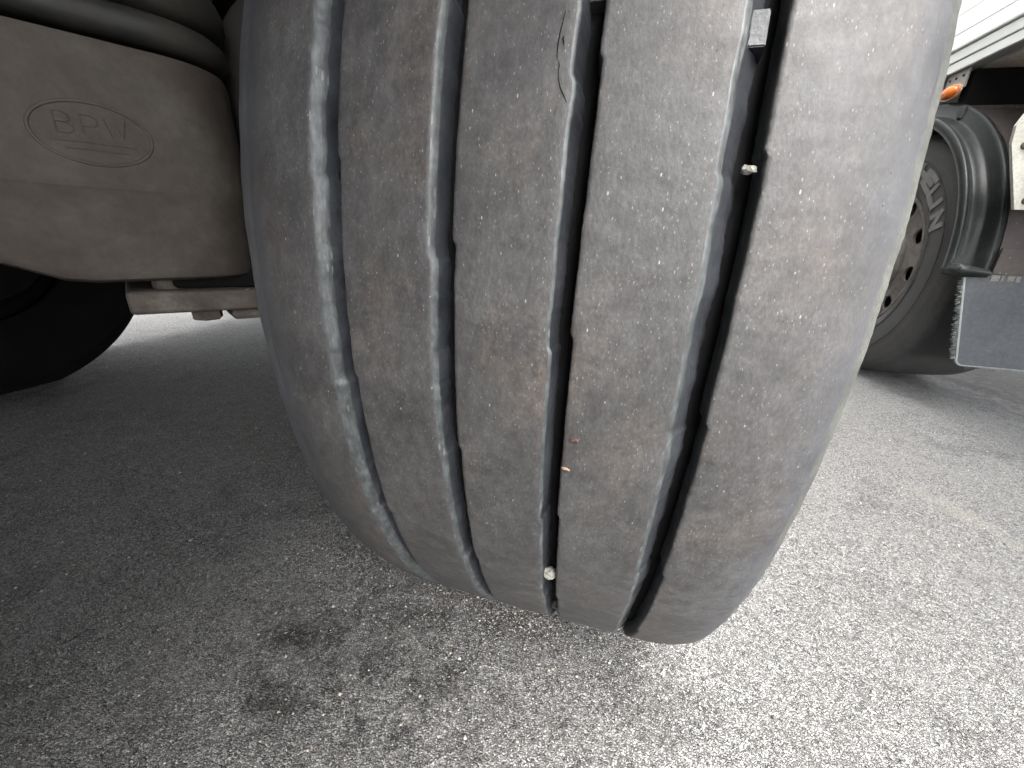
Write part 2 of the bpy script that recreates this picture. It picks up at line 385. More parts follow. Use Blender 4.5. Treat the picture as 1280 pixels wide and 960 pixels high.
#          left edge, right edge, flank run, phase (deg of a step)
GROOVES = [(-.1150, -.0958, .0085, 4.2), (-.0425, -.0275, .0060, 8.6), (.0262, .0375, .0036, 13.2), (.0925, .1085, .0085, 4.3)]
PER = 13.15; AMP = .0016
def crown(x):
    ax = abs(x)
    d = .0012*(ax/.11)**2
    if ax > .125: d += .0095*((ax-.125)/.045)**2.2
    return R0-d
def saw(phi, ph0, delay=0.0, amp=AMP):
    f = ((phi-ph0-delay)/PER) % 1.0
    w = .022
    if f < w: return amp*(-.5+f/w)
    return amp*(.5-(f-w)/(1-w))
def phis(fine=.25):
    a = list(np.arange(-40, -22, .5)) + list(np.arange(-22, 62, .16)) + list(np.arange(62, 320, 2.5))
    return [float(v) for v in a]
PH = phis()
def sweep(name, sections, mats, parent, matidx, closed=True, capfaces=False, smooth=True):
    """sections: per phi list of (x, r). builds a ring of quads with UV in metres."""
    n = len(sections); m = len(sections[0])
    co = np.zeros((n, m, 3)); uv = np.zeros((n, m, 2))
    for i, sct in enumerate(sections):
        t = R_(PH[i]); c, s = math.cos(t), math.sin(t)
        for j, (x, r) in enumerate(sct):
            co[i, j] = (x, -r*c, -r*s)
        L = 0
        for j in range(m):
            if j: L += math.hypot(sct[j][0]-sct[j-1][0], sct[j][1]-sct[j-1][1])
            uv[i, j] = (sct[0][0]+L, R_(PH[i])*R0)
    idx = np.arange(n*m).reshape(n, m)
    faces = []; fm = []; loopuv = []
    for i in range(n):
        i2 = (i+1) % n
        vy = PH[i2] if i2 else PH[0]+360
        for j in range(m-1):
            faces.append((idx[i, j], idx[i, j+1], idx[i2, j+1], idx[i2, j])); fm.append(matidx[j])
            v2 = R_(vy)*R0
            loopuv += [uv[i, j], uv[i, j+1], (uv[i2, j+1][0], v2), (uv[i2, j][0], v2)]
    q = np.array(faces, dtype=np.int32)
    me = bpy.data.meshes.new(name); me.vertices.add(n*m); me.vertices.foreach_set('co', co.ravel())
    me.loops.add(q.size); me.loops.foreach_set('vertex_index', q.ravel())
    me.polygons.add(len(q)); me.polygons.foreach_set('loop_start', np.arange(0, q.size, 4, dtype=np.int32))
    me.polygons.foreach_set('loop_total', np.full(len(q), 4, dtype=np.int32)); me.update()
    ul = me.uv_layers.new(name='UVMap'); ul.data.foreach_set('uv', np.array(loopuv, dtype=np.float32).ravel())
    for m_ in mats: me.materials.append(m_)
    me.polygons.foreach_set('material_index', np.array(fm, dtype=np.int32))
    me.polygons.foreach_set('use_smooth', [smooth]*len(q)); me.update()
    try: me.set_sharp_from_angle(angle=R_(50))
    except Exception: pass
    o = bpy.data.objects.new(name, me); COL.objects.link(o); o.parent = parent
    return o

trailer = thing('semi_trailer', 'near semi-trailer seen from underneath, its worn ribbed tyre filling the middle of the picture', 'semi-trailer', (0, 0, 0), 0, 'semi-trailers parked side by side')

def jit(phi, k, s): return s*noise.noise(Vector((phi*.55, k*7.3, 1.7)))

def build_tyre(parent):
    # carcass: groove floors, shoulders' lower part, sidewalls, bead
    half = [(-.118, R0-DEPTH-.0025), (-.150, R0-.022), (-.1660, R0-.0280), (-.1740, R0-.037), (-.1800, R0-.058), (-.1870, R0-.088), (-.1915, R0-.120), (-.1920, R0-.150), (-.1870, R0-.185), (-.1760, R0-.215), (-.1620, R0-.238), (-.150, R0-.250), (-.120, R0-.246)]
    prof = half[::-1] + [(x, crown(x)-DEPTH-.0012) for x in np.linspace(-.105, .105, 22)] + [(-x, r) for x, r in half]
    secs = []
    for phi in PH: secs.append([(x, r) for x, r in prof])
    nh = len(half)
    mi = [0]*(nh-1) + [1]*(len(prof)-2*nh+1) + [0]*(nh-1)
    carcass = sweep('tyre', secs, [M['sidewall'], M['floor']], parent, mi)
    # ribs
    edges = [None] + GROOVES + [None]
    for i in range(5):
        gl, gr = edges[i], edges[i+1]
        secs = []
        for phi in PH:
            if gl is not None:
                xl = gl[1] + saw(phi, gl[3]) + jit(phi, i, .0005)+.0003*noise.noise(Vector((phi*3.1, i, 9)))
                L = [(xl-.0011, R0-DEPTH-.0015), (xl-.0003, crown(xl)-.0030), (xl, crown(xl)-.0009), (xl+.0007, crown(xl)-.0001)]
            else:
                xs = [-.1860, -.1852, -.1826, -.1790, -.1740]
                dr = [.036, .028, .0215, .0165, .0125]
                L = [(x+jit(phi, 20, .0008), R0-d) for x, d in zip(xs, dr)]
                xl = -.1740
            if gr is not None:
                run = gr[2]*(1+.16*noise.noise(Vector((phi*.8, i*3.1, 5))))
                xr = gr[0] + saw(phi, gr[3], .9) + jit(phi, i+10, .0007)+.0004*noise.noise(Vector((phi*2.7, i, 19)))
                k = run
                if i == 0: F_ = [(.10, .0003), (.32, .0016), (.62, .0040), (.82, .0062), (1.0, DEPTH+.0015)]
                elif i == 3: F_ = [(.03, .0004), (.22, .0026), (.50, .0058), (.80, .0095), (1.10, DEPTH+.0015)]
                elif i == 2: F_ = [(.06, .0005), (.20, .0012), (.45, .0040), (.70, .0080), (.95, DEPTH+.0015)]
                else: F_ = [(.10, .0003), (.36, .0014), (.62, .0034), (.84, .0066), (1.0, DEPTH+.0015)]
                Rr = [(xr+a*k, crown(xr)-d) for a, d in F_]
                mrg = .0012
            else:
                xr = .1660
                xs = [.1660, .1700, .1728, .1750, .1758]; dr = [.0125, .0165, .0215, .028, .036]
                Rr = [(x+jit(phi, 30, .0006)+.0004*noise.noise(Vector((phi*2.5, 3, d*90))), R0-d) for x, d in zip(xs, dr)]
                mrg = .003
            a, b = xl+(.0022 if gl else .004), xr-mrg
            T = [(a+(b-a)*t, crown(a+(b-a)*t)+.00025*noise.noise(Vector((phi*1.3, (a+(b-a)*t)*60, i)))) for t in np.linspace(0, 1, 10)]
            secs.append(L+T+Rr)
        nl = len(L); nr = len(Rr)
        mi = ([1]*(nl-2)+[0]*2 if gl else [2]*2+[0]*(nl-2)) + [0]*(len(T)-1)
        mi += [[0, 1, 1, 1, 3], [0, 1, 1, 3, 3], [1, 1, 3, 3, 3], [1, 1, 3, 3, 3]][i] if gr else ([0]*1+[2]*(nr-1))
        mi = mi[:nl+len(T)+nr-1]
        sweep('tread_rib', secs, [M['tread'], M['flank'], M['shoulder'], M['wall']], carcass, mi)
    # tread wear bars moulded across the grooves
    for gi, ph, u0, u1, hgt, da in [(3, -13.9, .10, .66, .0094, .75), (3, 42.5, .05, .95, .006, 1.1), (2, 38.0, .05, .98, .006, 1.2), (1, 47.5, .1, .95, .006, 1.1), (2, -17.0, .05, .98, .006, 1.0), (1, -19, .05, .98, .006, 1.0), (0, -21, .05, .98, .006, 1.0)]:
        xl, xr, run, p0 = GROOVES[gi]
        o_ = saw(ph, p0)
        x0 = xl+(xr-xl)*u0+o_; x1 = xl+(xr-xl)*u1+o_
        bm = bmesh.new(); vs = []
        r0, r1 = R0-DEPTH-.003, R0-DEPTH+hgt
        for a in (ph-da, ph+da):
            t = R_(a)
            for x, r in ((x0, r0), (x1, r0), (x1-.0008, r1), (x0+.0004, r1)):
                vs.append(bm.verts.new((x, -r*math.cos(t), -r*math.sin(t))))
        for f in ((0, 1, 2, 3), (7, 6, 5, 4), (0, 4, 5, 1), (1, 5, 6, 2), (2, 6, 7, 3), (3, 7, 4, 0)): bm.faces.new([vs[k] for k in f])
        bmesh.ops.bevel(bm, geom=list(bm.edges), offset=.0005, segments=2, affect='EDGES')
        from_bm('wear_bar', bm, M['wall'] if gi == 3 and ph < 0 else M['sidewall'], carcass, smooth=False)
    return carcass
tyre = build_tyre(trailer)

def on_tread(x, phi, dr=0.0):
    t = R_(phi); r = crown(x)+dr
    return Vector((x, -r*math.cos(t), -r*math.sin(t)))
def ribbon(name, pts, width, mat, parent, lift=.00025, label=None):
    """narrow sliver following the tread, pts = (x, phi, halfwidth)"""
    bm = bmesh.new(); rows = []
    for (x, ph, w) in pts:
        rows.append([bm.verts.new(on_tread(x-w*width, ph, lift)), bm.verts.new(on_tread(x, ph, -.0016)), bm.verts.new(on_tread(x+w*width, ph, lift))])
    for a, b in zip(rows[:-1], rows[1:]):
        bm.faces.new((a[0], a[1], b[1], b[0])); bm.faces.new((a[1], a[2], b[2], b[1]))
        bm.faces.new((a[0], b[0], b[2], a[2]))
    o = from_bm(name, bm, mat, parent)
    if label: o['label'] = label
    return o
# the split along the edge of the middle rib
ribbon('crack', [(.0198, -15.0, .1), (.0192, -14.5, .5), (.0184, -14.0, .8), (.0180, -13.5, .8), (.0181, -13.0, .5), (.0185, -12.8, .2)], .00036, M['cut'], tyre, label='dark split along the edge of the middle rib')
ribbon('crack', [(.0191, -12.8, .2), (.0197, -12.6, .7), (.0194, -12.35, .4), (.0198, -12.0, .6), (.0212, -11.6, .8), (.0232, -11.25, .6), (.0246, -11.0, .1)], .00034, M['cut'], tyre, label='curved lower end of the split')
ribbon('crack', [(.0204, -13.9, .1), (.0200, -13.75, 1.1), (.0205, -13.6, .9), (.0208, -13.4, .1)], .0004, M['cut'], tyre)

# wheel rim, hub, brake drum, axle
def rim(parent, mat, xo, sgn=1, name='rim', R=.292, inset=.052, rh=.027, RH=.231, edge=.030):
    """steel disc wheel: flange, well, disc with round hand holes. Outer face at x = xo, facing sgn."""
    pr = [(0, R-.016), (.004, R-.004), (.0, R), (-.010, R), (-.014, R-.014), (-.05, R-.022), (-.07, R-.045), (-.20, R-.045), (-.24, R-.02), (-.25, R), (-.255, R), (-.247, R-.028), (-.205, R-.053), (-.06, R-.053), (-.045, R-.032), (-.012, R-.024)]
    bm = lathe([(xo+sgn*a, r) for a, r in pr], 72, 'X', closed=True)
    o = from_bm(name, bm, mat, parent, smooth=True)
    # disc
    bm = bmesh.new(); nh = 10; xd = xo-sgn*inset
    r_in, r_out = .165, R-edge
    for h in range(nh):
        a0 = 2*PI*h/nh; half = PI/nh
        rings = []
        K = 16
        for depth in (0, 1):
            ring_c = []; ring_b = []
            for k in range(K):
                t = 2*PI*k/K+PI/4
                ct, st_ = math.cos(t), math.sin(t)
                m = max(abs(ct), abs(st_)); bx, by = ct/m, st_/m
                rb = (r_in+r_out)/2 + bx*(r_out-r_in)/2; ab = a0+by*half
                cx = RH*math.cos(a0)+rh*1.0*ct*math.cos(a0)-rh*st_*math.sin(a0)
                cy = RH*math.sin(a0)+rh*1.0*ct*math.sin(a0)+rh*st_*math.cos(a0)
                x = xd-sgn*.010*depth + sgn*.020*(1-(math.hypot(cx, cy)-r_in)/(r_out-r_in))*0
                ring_c.append(bm.verts.new((x, cx, cy))); ring_b.append(bm.verts.new((xd-sgn*.010*depth, rb*math.cos(ab), rb*math.sin(ab))))
            rings.append((ring_c, ring_b))
            for k in range(K):
                k2 = (k+1) % K
                bm.faces.new((ring_c[k], ring_c[k2], ring_b[k2], ring_b[k]))
        for k in range(K):
            k2 = (k+1) % K
            bm.faces.new((rings[0][0][k], rings[0][0][k2], rings[1][0][k2], rings[1][0][k]))
    bmesh.ops.remove_doubles(bm, verts=bm.verts, dist=.0004)
    from_bm('wheel_disc', bm, mat, o)
    bm = lathe([(xd-sgn*.012, .0), (xd-sgn*.012, .172), (xd+sgn*.012, .168), (xd+sgn*.03, .150), (xd+sgn*.034, .11), (xd+sgn*.09, .10), (xd+sgn*.10, .085), (xd+sgn*.10, 0.0)][1:-1], 48, 'X')
    from_bm('hub', bm, mat, o, smooth=True)
    bolt = None
    for k in range(10):
        t = 2*PI*(k+.5)/10
        if bolt is None:
            bmb = lathe([(0, .015), (sgn*.020, .015), (sgn*.022, .011), (sgn*.04, .010)], 6, 'X'); bolt = from_bm('wheel_nut', bmb, mat, o); b = bolt
        else:
            b = bolt.copy(); COL.objects.link(b)
        b.location = (xd+sgn*.02, .138*math.cos(t), .138*math.sin(t))
    return o
rim(trailer, M['rim'], .156, 1)
from_bm('brake_drum', lathe([(-.02, .02), (-.02, .205), (-.25, .210), (-.25, .02)], 48, 'X'), M['dark'], trailer, smooth=False)
from_bm('axle_beam', box(-1.84, -.19, -.06, .06, -.06, .06, .015), M['chassis'], trailer)

# opposite wheel of the same axle: shared mesh data
def copy_tree(o, parent):
    c = o.copy(); COL.objects.link(c); c.parent = parent
    for ch in list(o.children): copy_tree(ch, c)
    return c
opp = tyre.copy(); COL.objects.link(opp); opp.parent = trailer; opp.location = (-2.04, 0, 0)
DK = mat_plain('shade-painted black rubber', (.006, .006, .006), .9, .04, .2, 10)  # far tyre's shade is put into its rubber colour
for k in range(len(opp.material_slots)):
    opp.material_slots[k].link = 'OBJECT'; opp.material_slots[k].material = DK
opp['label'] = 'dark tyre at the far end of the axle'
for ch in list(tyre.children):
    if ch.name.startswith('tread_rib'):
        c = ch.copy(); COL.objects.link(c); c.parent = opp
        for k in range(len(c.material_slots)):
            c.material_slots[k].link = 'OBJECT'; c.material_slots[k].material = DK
orim = rim(trailer, M['dark'], -2.04-.156, -1)  # far rim coloured black to look shaded
from_bm('brake_drum', lathe([(-1.84, .02), (-1.84, .215), (-2.02, .215), (-2.02, .02)], 48, 'X'), M['dark'], trailer)

# unseen rear axle, added to block light from behind the camera
for X in (0, -2.04):
    q = tyre.copy(); COL.objects.link(q); q.parent = trailer; q.location = (X, -1.81, 0)
    for ch in list(tyre.children):
        if ch.name.startswith('tread_rib'):
            c = ch.copy(); COL.objects.link(c); c.parent = q
from_bm('axle_beam', box(-1.84, -.19, -1.87, -1.75, -.06, .06, .015), M['chassis'], trailer)
rim(trailer, M['rim'], .156, 1).location = (0, -1.81, 0)
rim(trailer, M['dark'], -2.04-.156, -1).location = (0, -1.81, 0)

# air spring: flat-faced pedestal with embossed emblem, rolled bellows, clamp plate
FACE = R_(58)
FO = Vector((-.3535, -.4763, 0)); TA = Vector((math.cos(FACE), math.sin(FACE), 0)); NA = Vector((math.sin(FACE), -math.cos(FACE), 0))
def face_pt(t, d, z): return FO+TA*t+NA*d+Vector((0, 0, z))
def outline(off, rc=.036, tl=-.19, tr=.105, db=-.21, bow=.003, R2=.060):
    pts = []
    seq = [((tr-R2, -R2), 0, 90, R2), ((tl+rc, -rc), 90, 180, rc), ((tl+rc, db+rc), 180, 270, rc), ((tr-R2, db+R2), 270, 360, R2)]
    for (c0, a0, a1, q_) in seq:
        for a in np.linspace(a0, a1, 13):
            pts.append((c0[0]+(q_+off)*math.cos(R_(a)), c0[1]+(q_+off)*math.sin(R_(a))))
        if a1 == 90:
            for q in np.linspace(0, 1, 12)[1:-1]:
                t = (tr-R2)+((tl+rc)-(tr-R2))*q
                pts.append((t, off+bow*math.sin(PI*q)))
    return pts
def sweep_face(name, prof, mat, parent, lift=None, sharp=35):
    bm = bmesh.new(); rows = []
    for (off, z) in prof:
        row = []
        for (t, d) in outline(off):
            zz = z+(lift(t, z) if lift else 0)
            row.append(bm.verts.new(face_pt(t, d, zz)))
        rows.append(row)
    n = len(rows[0])
    for a, b in zip(rows[:-1], rows[1:]):
        for k in range(n): bm.faces.new((a[k], a[(k+1) % n], b[(k+1) % n], b[k]))
    bm.faces.new(rows[0]); bm.faces.new(rows[-1][::-1])
    o = from_bm(name, bm, mat, parent, smooth=True)
    try: o.data.set_sharp_from_angle(angle=R_(sharp))
    except Exception: pass
    return o
def piston():
    low = lambda t, z: max(0, -.040-t)*.45*max(0, 1-(z+.006)/.09)
    o = sweep_face('air_spring_pedestal', [(-.030, -.004), (-.010, -.006), (-.003, -.003), (0, .004), (.0005, .066), (.0016, .069), (.0008, .072), (0, .074), (-.0015, .165), (-.004, .1725), (-.012, .174), (-.04, .174)], M['cast'], trailer, low)
    def wrap(u, w, h):
        t = -.0035+u; q = (.047-t)/(.047+.154)
        return face_pt(t, .003*math.sin(PI*min(max(q, 0), 1))-.0014*(.107+w-.074)/.09+h, .107+w)
    def strokes(name, polys, h=.0019, wd=.0026):
        for poly, closed in polys:
            bm = bmesh.new(); n = len(poly); rows = []
            for i in range(n):
                p = Vector(poly[i]); a = Vector(poly[(i-1) % n] if closed or i else poly[i]); b = Vector(poly[(i+1) % n] if closed or i < n-1 else poly[i])
                d = (b-a).normalized(); nn = Vector((-d.y, d.x))
                rows.append([bm.verts.new(wrap(*(p+nn*wd/2*s_), hh)) for s_, hh in ((-1, -.0008), (-.45, h), (.45, h), (1, -.0008))])
            for i in range(n if closed else n-1):
                a, b = rows[i], rows[(i+1) % n]
                for j in range(3): bm.faces.new((a[j], b[j], b[j+1], a[j+1]))
            if not closed: bm.faces.new(rows[0]); bm.faces.new(rows[-1])
            from_bm(name, bm, M['cast'], o, smooth=False)
    E = [(.0345*math.cos(2*PI*k/48), .0215*math.sin(2*PI*k/48)) for k in range(48)]
    strokes('emblem_ring', [(E, True)], .0007, .0034)
    def sc(pts, dx, s_=.0135): return [(dx+x*s_, -.001+y*s_) for x, y in pts]
    B = [(0, 0), (0, 1), (.45, 1), (.62, .86), (.62, .64), (.45, .53), (0, .53), (.48, .53), (.68, .38), (.68, .14), (.48, 0), (0, 0)]
    Pp = [(0, 0), (0, 1), (.48, 1), (.66, .86), (.66, .58), (.48, .45), (0, .45)]
    Ww = [(0, 1), (.22, 0), (.45, .75), (.68, 0), (.9, 1)]
    strokes('emblem_letter', [(sc(B, -.0200), False)], .0006, .0020)
    strokes('emblem_letter', [(sc(Pp, -.0055), False)], .0006, .0020)
    strokes('emblem_letter', [(sc(Ww, .0080), False)], .0006, .0020)
    strokes('emblem_bar', [([(-.025, -.0060), (.024, -.0060)], False)], .0005, .0030)
    strokes('emblem_bar', [([(-.018, -.0110), (.018, -.0110)], False)], .0004, .0028)
piston()
sweep_face('air_spring_bellows', [(-.03, .178), (-.010, .1765), (-.002, .179), (.0015, .184), (.002, .190), (.0005, .196), (-.004, .1995), (-.010, .2015), (-.004, .203), (.001, .207), (.004, .214), (.004, .222), (.001, .229), (-.005, .233), (-.012, .235), (-.004, .238), (.004, .248), (.006, .262), (.004, .285), (0, .31), (-.02, .395), (-.05, .399)], M['bag'], trailer, sharp=60)
def face_box(name, t0, t1, d0, d1, z0, z1, mat, bev=.004):
    bm = box(t0, t1, d0, d1, z0, z1, bev, 3)
    for v in bm.verts: v.co = face_pt(v.co.x, v.co.y, v.co.z-.03*max(0, v.co.x))
    return from_bm(name, bm, mat, trailer)
face_box('clamp_plate', -.013, .32, -.17, -.004, -.0355, -.0145, M['rust'])
face_box('clamp_block', .062, .20, -.10, .003, -.0440, -.0350, M['rust'])
face_box('dark_gap_filler', .015, .30, -.16, -.02, -.0150, .02, M['dark'])  # filler block added to keep the gap under the pedestal dark
def hexbolt(x, y, z, r, h):
    o = from_bm('bolt_head', lathe([(z, r*.2), (z, r), (z-h*.85, r), (z-h, r*.85), (z-h, r*.1)], 6, 'Z'), M['rust'], trailer)
    o.location = (x, y, 0); o.rotation_euler = (0, 0, .2)
p_ = face_pt(.044, -.022, 0); hexbolt(p_.x, p_.y, -.0365, .0135, .0105)
p_ = face_pt(.13, -.03, 0); hexbolt(p_.x, p_.y, -.047, .0135, .010)
p_ = face_pt(.018, -.03, 0)
from_bm('support_post', lathe([(-.018, .004), (-.018, .011), (0, .011), (0, .004)], 20, 'Z'), M['rust'], trailer).location = (p_.x, p_.y, 0)
# trailing arm from axle to the clamp plate, spring hanger, chassis
from_bm('trailing_arm', extrude_poly([(-.20, -.045), (-.20, .0), (.0, .11), (.12, .12), (.55, .10), (.55, .02), (.10, .06), (-.08, -.045)], -.46, -.36, 'YZ'), M['chassis'], trailer)
from_bm('chassis_beam', box(-.56, -.42, -5.1, 8.0, .40, .655, .004), M['chassis'], trailer)
from_bm('chassis_beam', box(-1.62, -1.48, -5.1, 8.0, .40, .655, .004), M['chassis'], trailer)
from_bm('trailer_floor', box(-2.29, .222, -5.2, 9.0, .665, .76, .005), M['dark'], trailer)
for y in (-4.4, -3.5, -2.6, -1.7, -.8, .1, 1.0, 1.9, 2.8):
    from_bm('crossmember', box(-2.28, .205, y-.03, y+.03, .56, .664, .003), M['chassis'], trailer)
from_bm('trailer_body', box(-2.29, .222, -5.2, 9.0, .762, 3.4, .01), M['white'], trailer)
from_bm('side_blocker', box(-2.29, -2.25, .72, 6.5, .02, .62, .004), M['chassis'], trailer)  # panel added on the far side to block the bright background
from_bm('side_blocker', box(-2.29, -2.25, -4.6, -2.7, .02, .62, .004), M['chassis'], trailer)  # matching added panel, blocks light from the rear left
from_bm('rear_light_blocker', box(-2.22, -.02, -4.4, -3.2, -.16, .555, .01), M['chassis'], trailer)  # unseen box added under the floor to cut light from the rear
from_bm('mud_flap', box(-2.24, -1.84, -2.55, -2.54, -.30, .35, .003), M['dark'], trailer)  # unseen flap, added to keep rear light off the far wheels
from_bm('mudguard_stay', box(-2.24, -1.50, -2.54, -2.51, .30, .42, .003), M['chassis'], trailer)
from_bm('air_tank', lathe([(-1.45, .02), (-1.44, .08), (-1.38, .125), (-.30, .125), (-.24, .08), (-.23, .02)], 40, 'X'), M['dark'], trailer, smooth=True).location = (0, .80, .20)
from_bm('brake_chamber', lathe([(-.10, .02), (-.10, .085), (-.01, .09), (0, .1), (.01, .09), (.10, .085), (.10, .02)], 32, 'Y'), M['chassis'], trailer).location = (-.30, -.24, .17)
from_bm('spring_hanger', box(-.47, -.35, .50, .62, -.02, .41, .01), M['chassis'], trailer)

# ------------------------------------------------------------------ things caught in the tread
def thing_mesh(o, label, cat, group=None):
    o['label'] = label; o['category'] = cat
    if group: o['group'] = group
    return o
def at_groove(o, x, phi, dr):
    t = R_(phi); r = R0-dr
    o.location = (x, -r*math.cos(t), -r*math.sin(t))
    o.rotation_euler = (0, 0, .3)
s = chip('stone_chip', .0062, 3, M['stone'], sub=2, squash=(1.0, .6, .8)); at_groove(s, .0318, 22.3, .0045)
thing_mesh(s, 'white stone chip wedged low in the narrow middle groove of the tyre', 'stone', 'stone chips wedged in the tread grooves')
s = chip('stone_chip', .0034, 5, M['stone'], sub=2, squash=(1.0, .7, .55)); at_groove(s, .1045, -8.2, .0065)
thing_mesh(s, 'small cream stone chip stuck high in the widest groove near the right shoulder', 'stone', 'stone chips wedged in the tread grooves')
s = chip('seed_husk', .0026, 9, M['husk'], sub=1, squash=(1.2, .5, .8)); s.location = on_tread(.0438, 6.5, .0008)
thing_mesh(s, 'tiny reddish brown seed husk stuck to the rib right of the middle groove', 'seed husk')
s = chip('straw_fragment', .0022, 11, M['straw'], sub=1, squash=(1.5, .35, .5)); s.location = on_tread(.0402, 8.8, .0006); s.rotation_euler = (0, .25, 0)
thing_mesh(s, 'tiny yellow straw bit on the tread just below the reddish husk', 'straw')

# ------------------------------------------------------------------ neighbouring trailer
TH = R_(-3.295)
nb = thing('semi_trailer', 'white semi-trailer parked alongside at right, with grey mudguard, mud flap and amber side lamp', 'semi-trailer', (1.118, 1.5866, ZG), -TH, 'semi-trailers parked side by side')
# local frame: +Y forward, -X outward (towards us), z from ground. wheel centre at (0,0,.5)
WC = .5015
def far_tyre(y0, name_tyre='tyre'):
    pr = [(.02, .290), (.004, .300), (-.004, .318), (-.010, .345), (-.012, .375), (-.012, .405), (-.009, .425), (-.006, .432), (-.0065, .440), (-.002, .452), (.006, .470), (.012, .480), (.016, .482), (.022, .489), (.036, .4955), (.06, .499), (.10, .501), (.20, .5015), (.30, .501), (.35, .4955), (.375, .482), (.39, .44), (.398, .39), (.395, .33), (.375, .29)]
    t = from_bm(name_tyre, lathe([(a, r) for a, r in pr], 128, 'X', closed=True), M['far_rubber'], nb, smooth=True)
    t.location = (0, y0, WC)
    for r in (.4145, .342):
        k = from_bm('sidewall_line', lathe([(-.0105, r-.0014), (-.0135, r-.0008), (-.0135, r+.0008), (-.0105, r+.0014)], 128, 'X', closed=True), M['far_rubber'], t)
    return t
ft = far_tyre(0)
# sidewall lettering
FONT = {'M': [[(0, 0), (0, 1), (.5, .35), (1, 1), (1, 0)]], 'I': [[(.5, 0), (.5, 1)]], 'C': [[(1, .85), (.8, 1), (.2, 1), (0, .8), (0, .2), (.2, 0), (.8, 0), (1, .15)]],
        'H': [[(0, 0), (0, 1)], [(1, 0), (1, 1)], [(0, .5), (1, .5)]], 'E': [[(1, 0), (0, 0), (0, 1), (1, 1)], [(0, .52), (.8, .52)]],
        'L': [[(0, 1), (0, 0), (1, 0)]], 'N': [[(0, 0), (0, 1), (1, 0), (1, 1)]]}
def arc_text(parent, text, a_end, step, rin, rout):
    """letters outlined in raised lines, run clockwise seen from outside (-X). a_end: angle above the rearward horizontal of the last letter"""
    a = a_end
    for ch in reversed(text):
        wdeg = step*(.26 if ch == 'I' else .72)
        bm = bmesh.new()
        for st_ in FONT[ch]:
            for (p, q) in zip(st_[:-1], st_[1:]):
                def P(u):
                    ang = R_(a + wdeg*(0.5-u[0])); r = rin+(rout-rin)*u[1]
                    return Vector((-r*math.cos(ang), r*math.sin(ang)))
                A, B = P(p), P(q); d = (B-A).normalized(); nn = Vector((-d.y, d.x))*.0092; e = d*.0060
                ring = [A-nn-e, A+nn-e, B+nn+e, B-nn+e]
                xo = -.0155-random.random()*.0004
                lo = [bm.verts.new((-.009, v.x, v.y)) for v in ring]; hi = [bm.verts.new((xo, v.x, v.y)) for v in ring]
                bm.faces.new(hi)
                for i in range(4): bm.faces.new((lo[i], lo[(i+1) % 4], hi[(i+1) % 4], hi[i]))
        from_bm('raised_letter', bm, M['letter'], parent)
        a += step*(.62 if ch == 'I' else 1.0)
arc_text(ft, 'MICHELIN', 24.5, 10.2, .356, .402)
def far_rim(y0):
    r = rim(nb, M['rim'], 0.0, -1, inset=.016, rh=.030, RH=.234, edge=.022)
    r.location = (0.012, y0, WC)
    r.rotation_euler = (R_(10), 0, 0)
far_rim(0)
from_bm('brake_drum', lathe([(.09, .02), (.09, .205), (.3, .205), (.3, .02)], 48, 'X'), M['rust'], nb).location = (0, 0, WC)
from_bm('axle_beam', box(.3, 2.2, -.06, .06, WC-.06, WC+.06, .015), M['chassis'], nb)
t2 = ft.copy(); COL.objects.link(t2); t2.parent = nb; t2.location = (0, 1.31, WC)
r2 = rim(nb, M['rim'], 0.0, -1, R=.292); r2.location = (.012, 1.31, WC)

# mudguard: moulded arch, rolled outer lip, ridge, recessed channel
def arch(sec, a0, a1, rbase, n=40, tail=None):
    """sweep of section (x, dr) over the wheel from front angle a0 to rear angle a1 (deg above rearward horizontal), then straight down"""
    path = []
    for k in range(n+1):
        a = a0+(a1-a0)*k/n
        path.append((a, None))
    bm = bmesh.new(); rows = []
    for a, _ in path:
        t = R_(a)
        rows.append([bm.verts.new((x, -(rbase+dr)*math.cos(t), WC+(rbase+dr)*math.sin(t))) for x, dr in sec])
    if tail is not None:
        K = 8
        for k in range(1, K+1):
            z = -(tail)*k/K
            rows.append([bm.verts.new((x, -(rbase+dr)*math.cos(R_(a1)) , WC+(rbase+dr)*math.sin(R_(a1))*(1-0) + z)) for x, dr in sec])
    m = len(sec)
    for A, B in zip(rows[:-1], rows[1:]):
        for j in range(m): bm.faces.new((A[j], A[(j+1) % m], B[(j+1) % m], B[j]))
    bm.faces.new(rows[0]); bm.faces.new(rows[-1][::-1])
    return bm
sec_f = [(-.058, -.020), (-.064, -.012), (-.064, .004), (-.060, .011), (-.054, .013), (-.048, .009), (-.044, -.001), (-.020, .001), (.000, .004), (.006, .010), (.009, .040), (.013, .049), (.019, .051), (.025, .047), (.030, .038), (.042, .036), (.042, .028), (.026, .030), (.02, .030), (.006, .006), (-.02, .002), (-.050, -.003)]
fd = from_bm('mudguard', arch(sec_f, 170, 2, .545, 72, tail=.02), M['fender'], nb, smooth=True)
try: fd.data.set_sharp_from_angle(angle=R_(60))
except Exception: pass
wc = from_bm('inner_mudguard', arch([(.0425, .030), (.0425, .0385), (.46, .0385), (.46, .030)], 170, 2, .545, 72, tail=.025), M['spray'], fd)
# moulded bottom lip of the mudguard
yb = -(.545)*math.cos(R_(2))
zb = WC+.545*math.sin(R_(2))-.02
def lip():
    pts = [(-.064, .012), (-.062, -.012), (-.05, -.024), (.034, -.022), (.036, .0), (.012, .004), (-.035, .006), (-.050, .020)]
    bm = extrude_poly([(x, zb+z) for x, z in pts], yb-.060, yb+.02, 'XZ')
    bmesh.ops.bevel(bm, geom=list(bm.edges), offset=.006, segments=2, affect='EDGES')
    return from_bm('mudguard_lip', bm, M['fender'], fd, smooth=True)
lip()
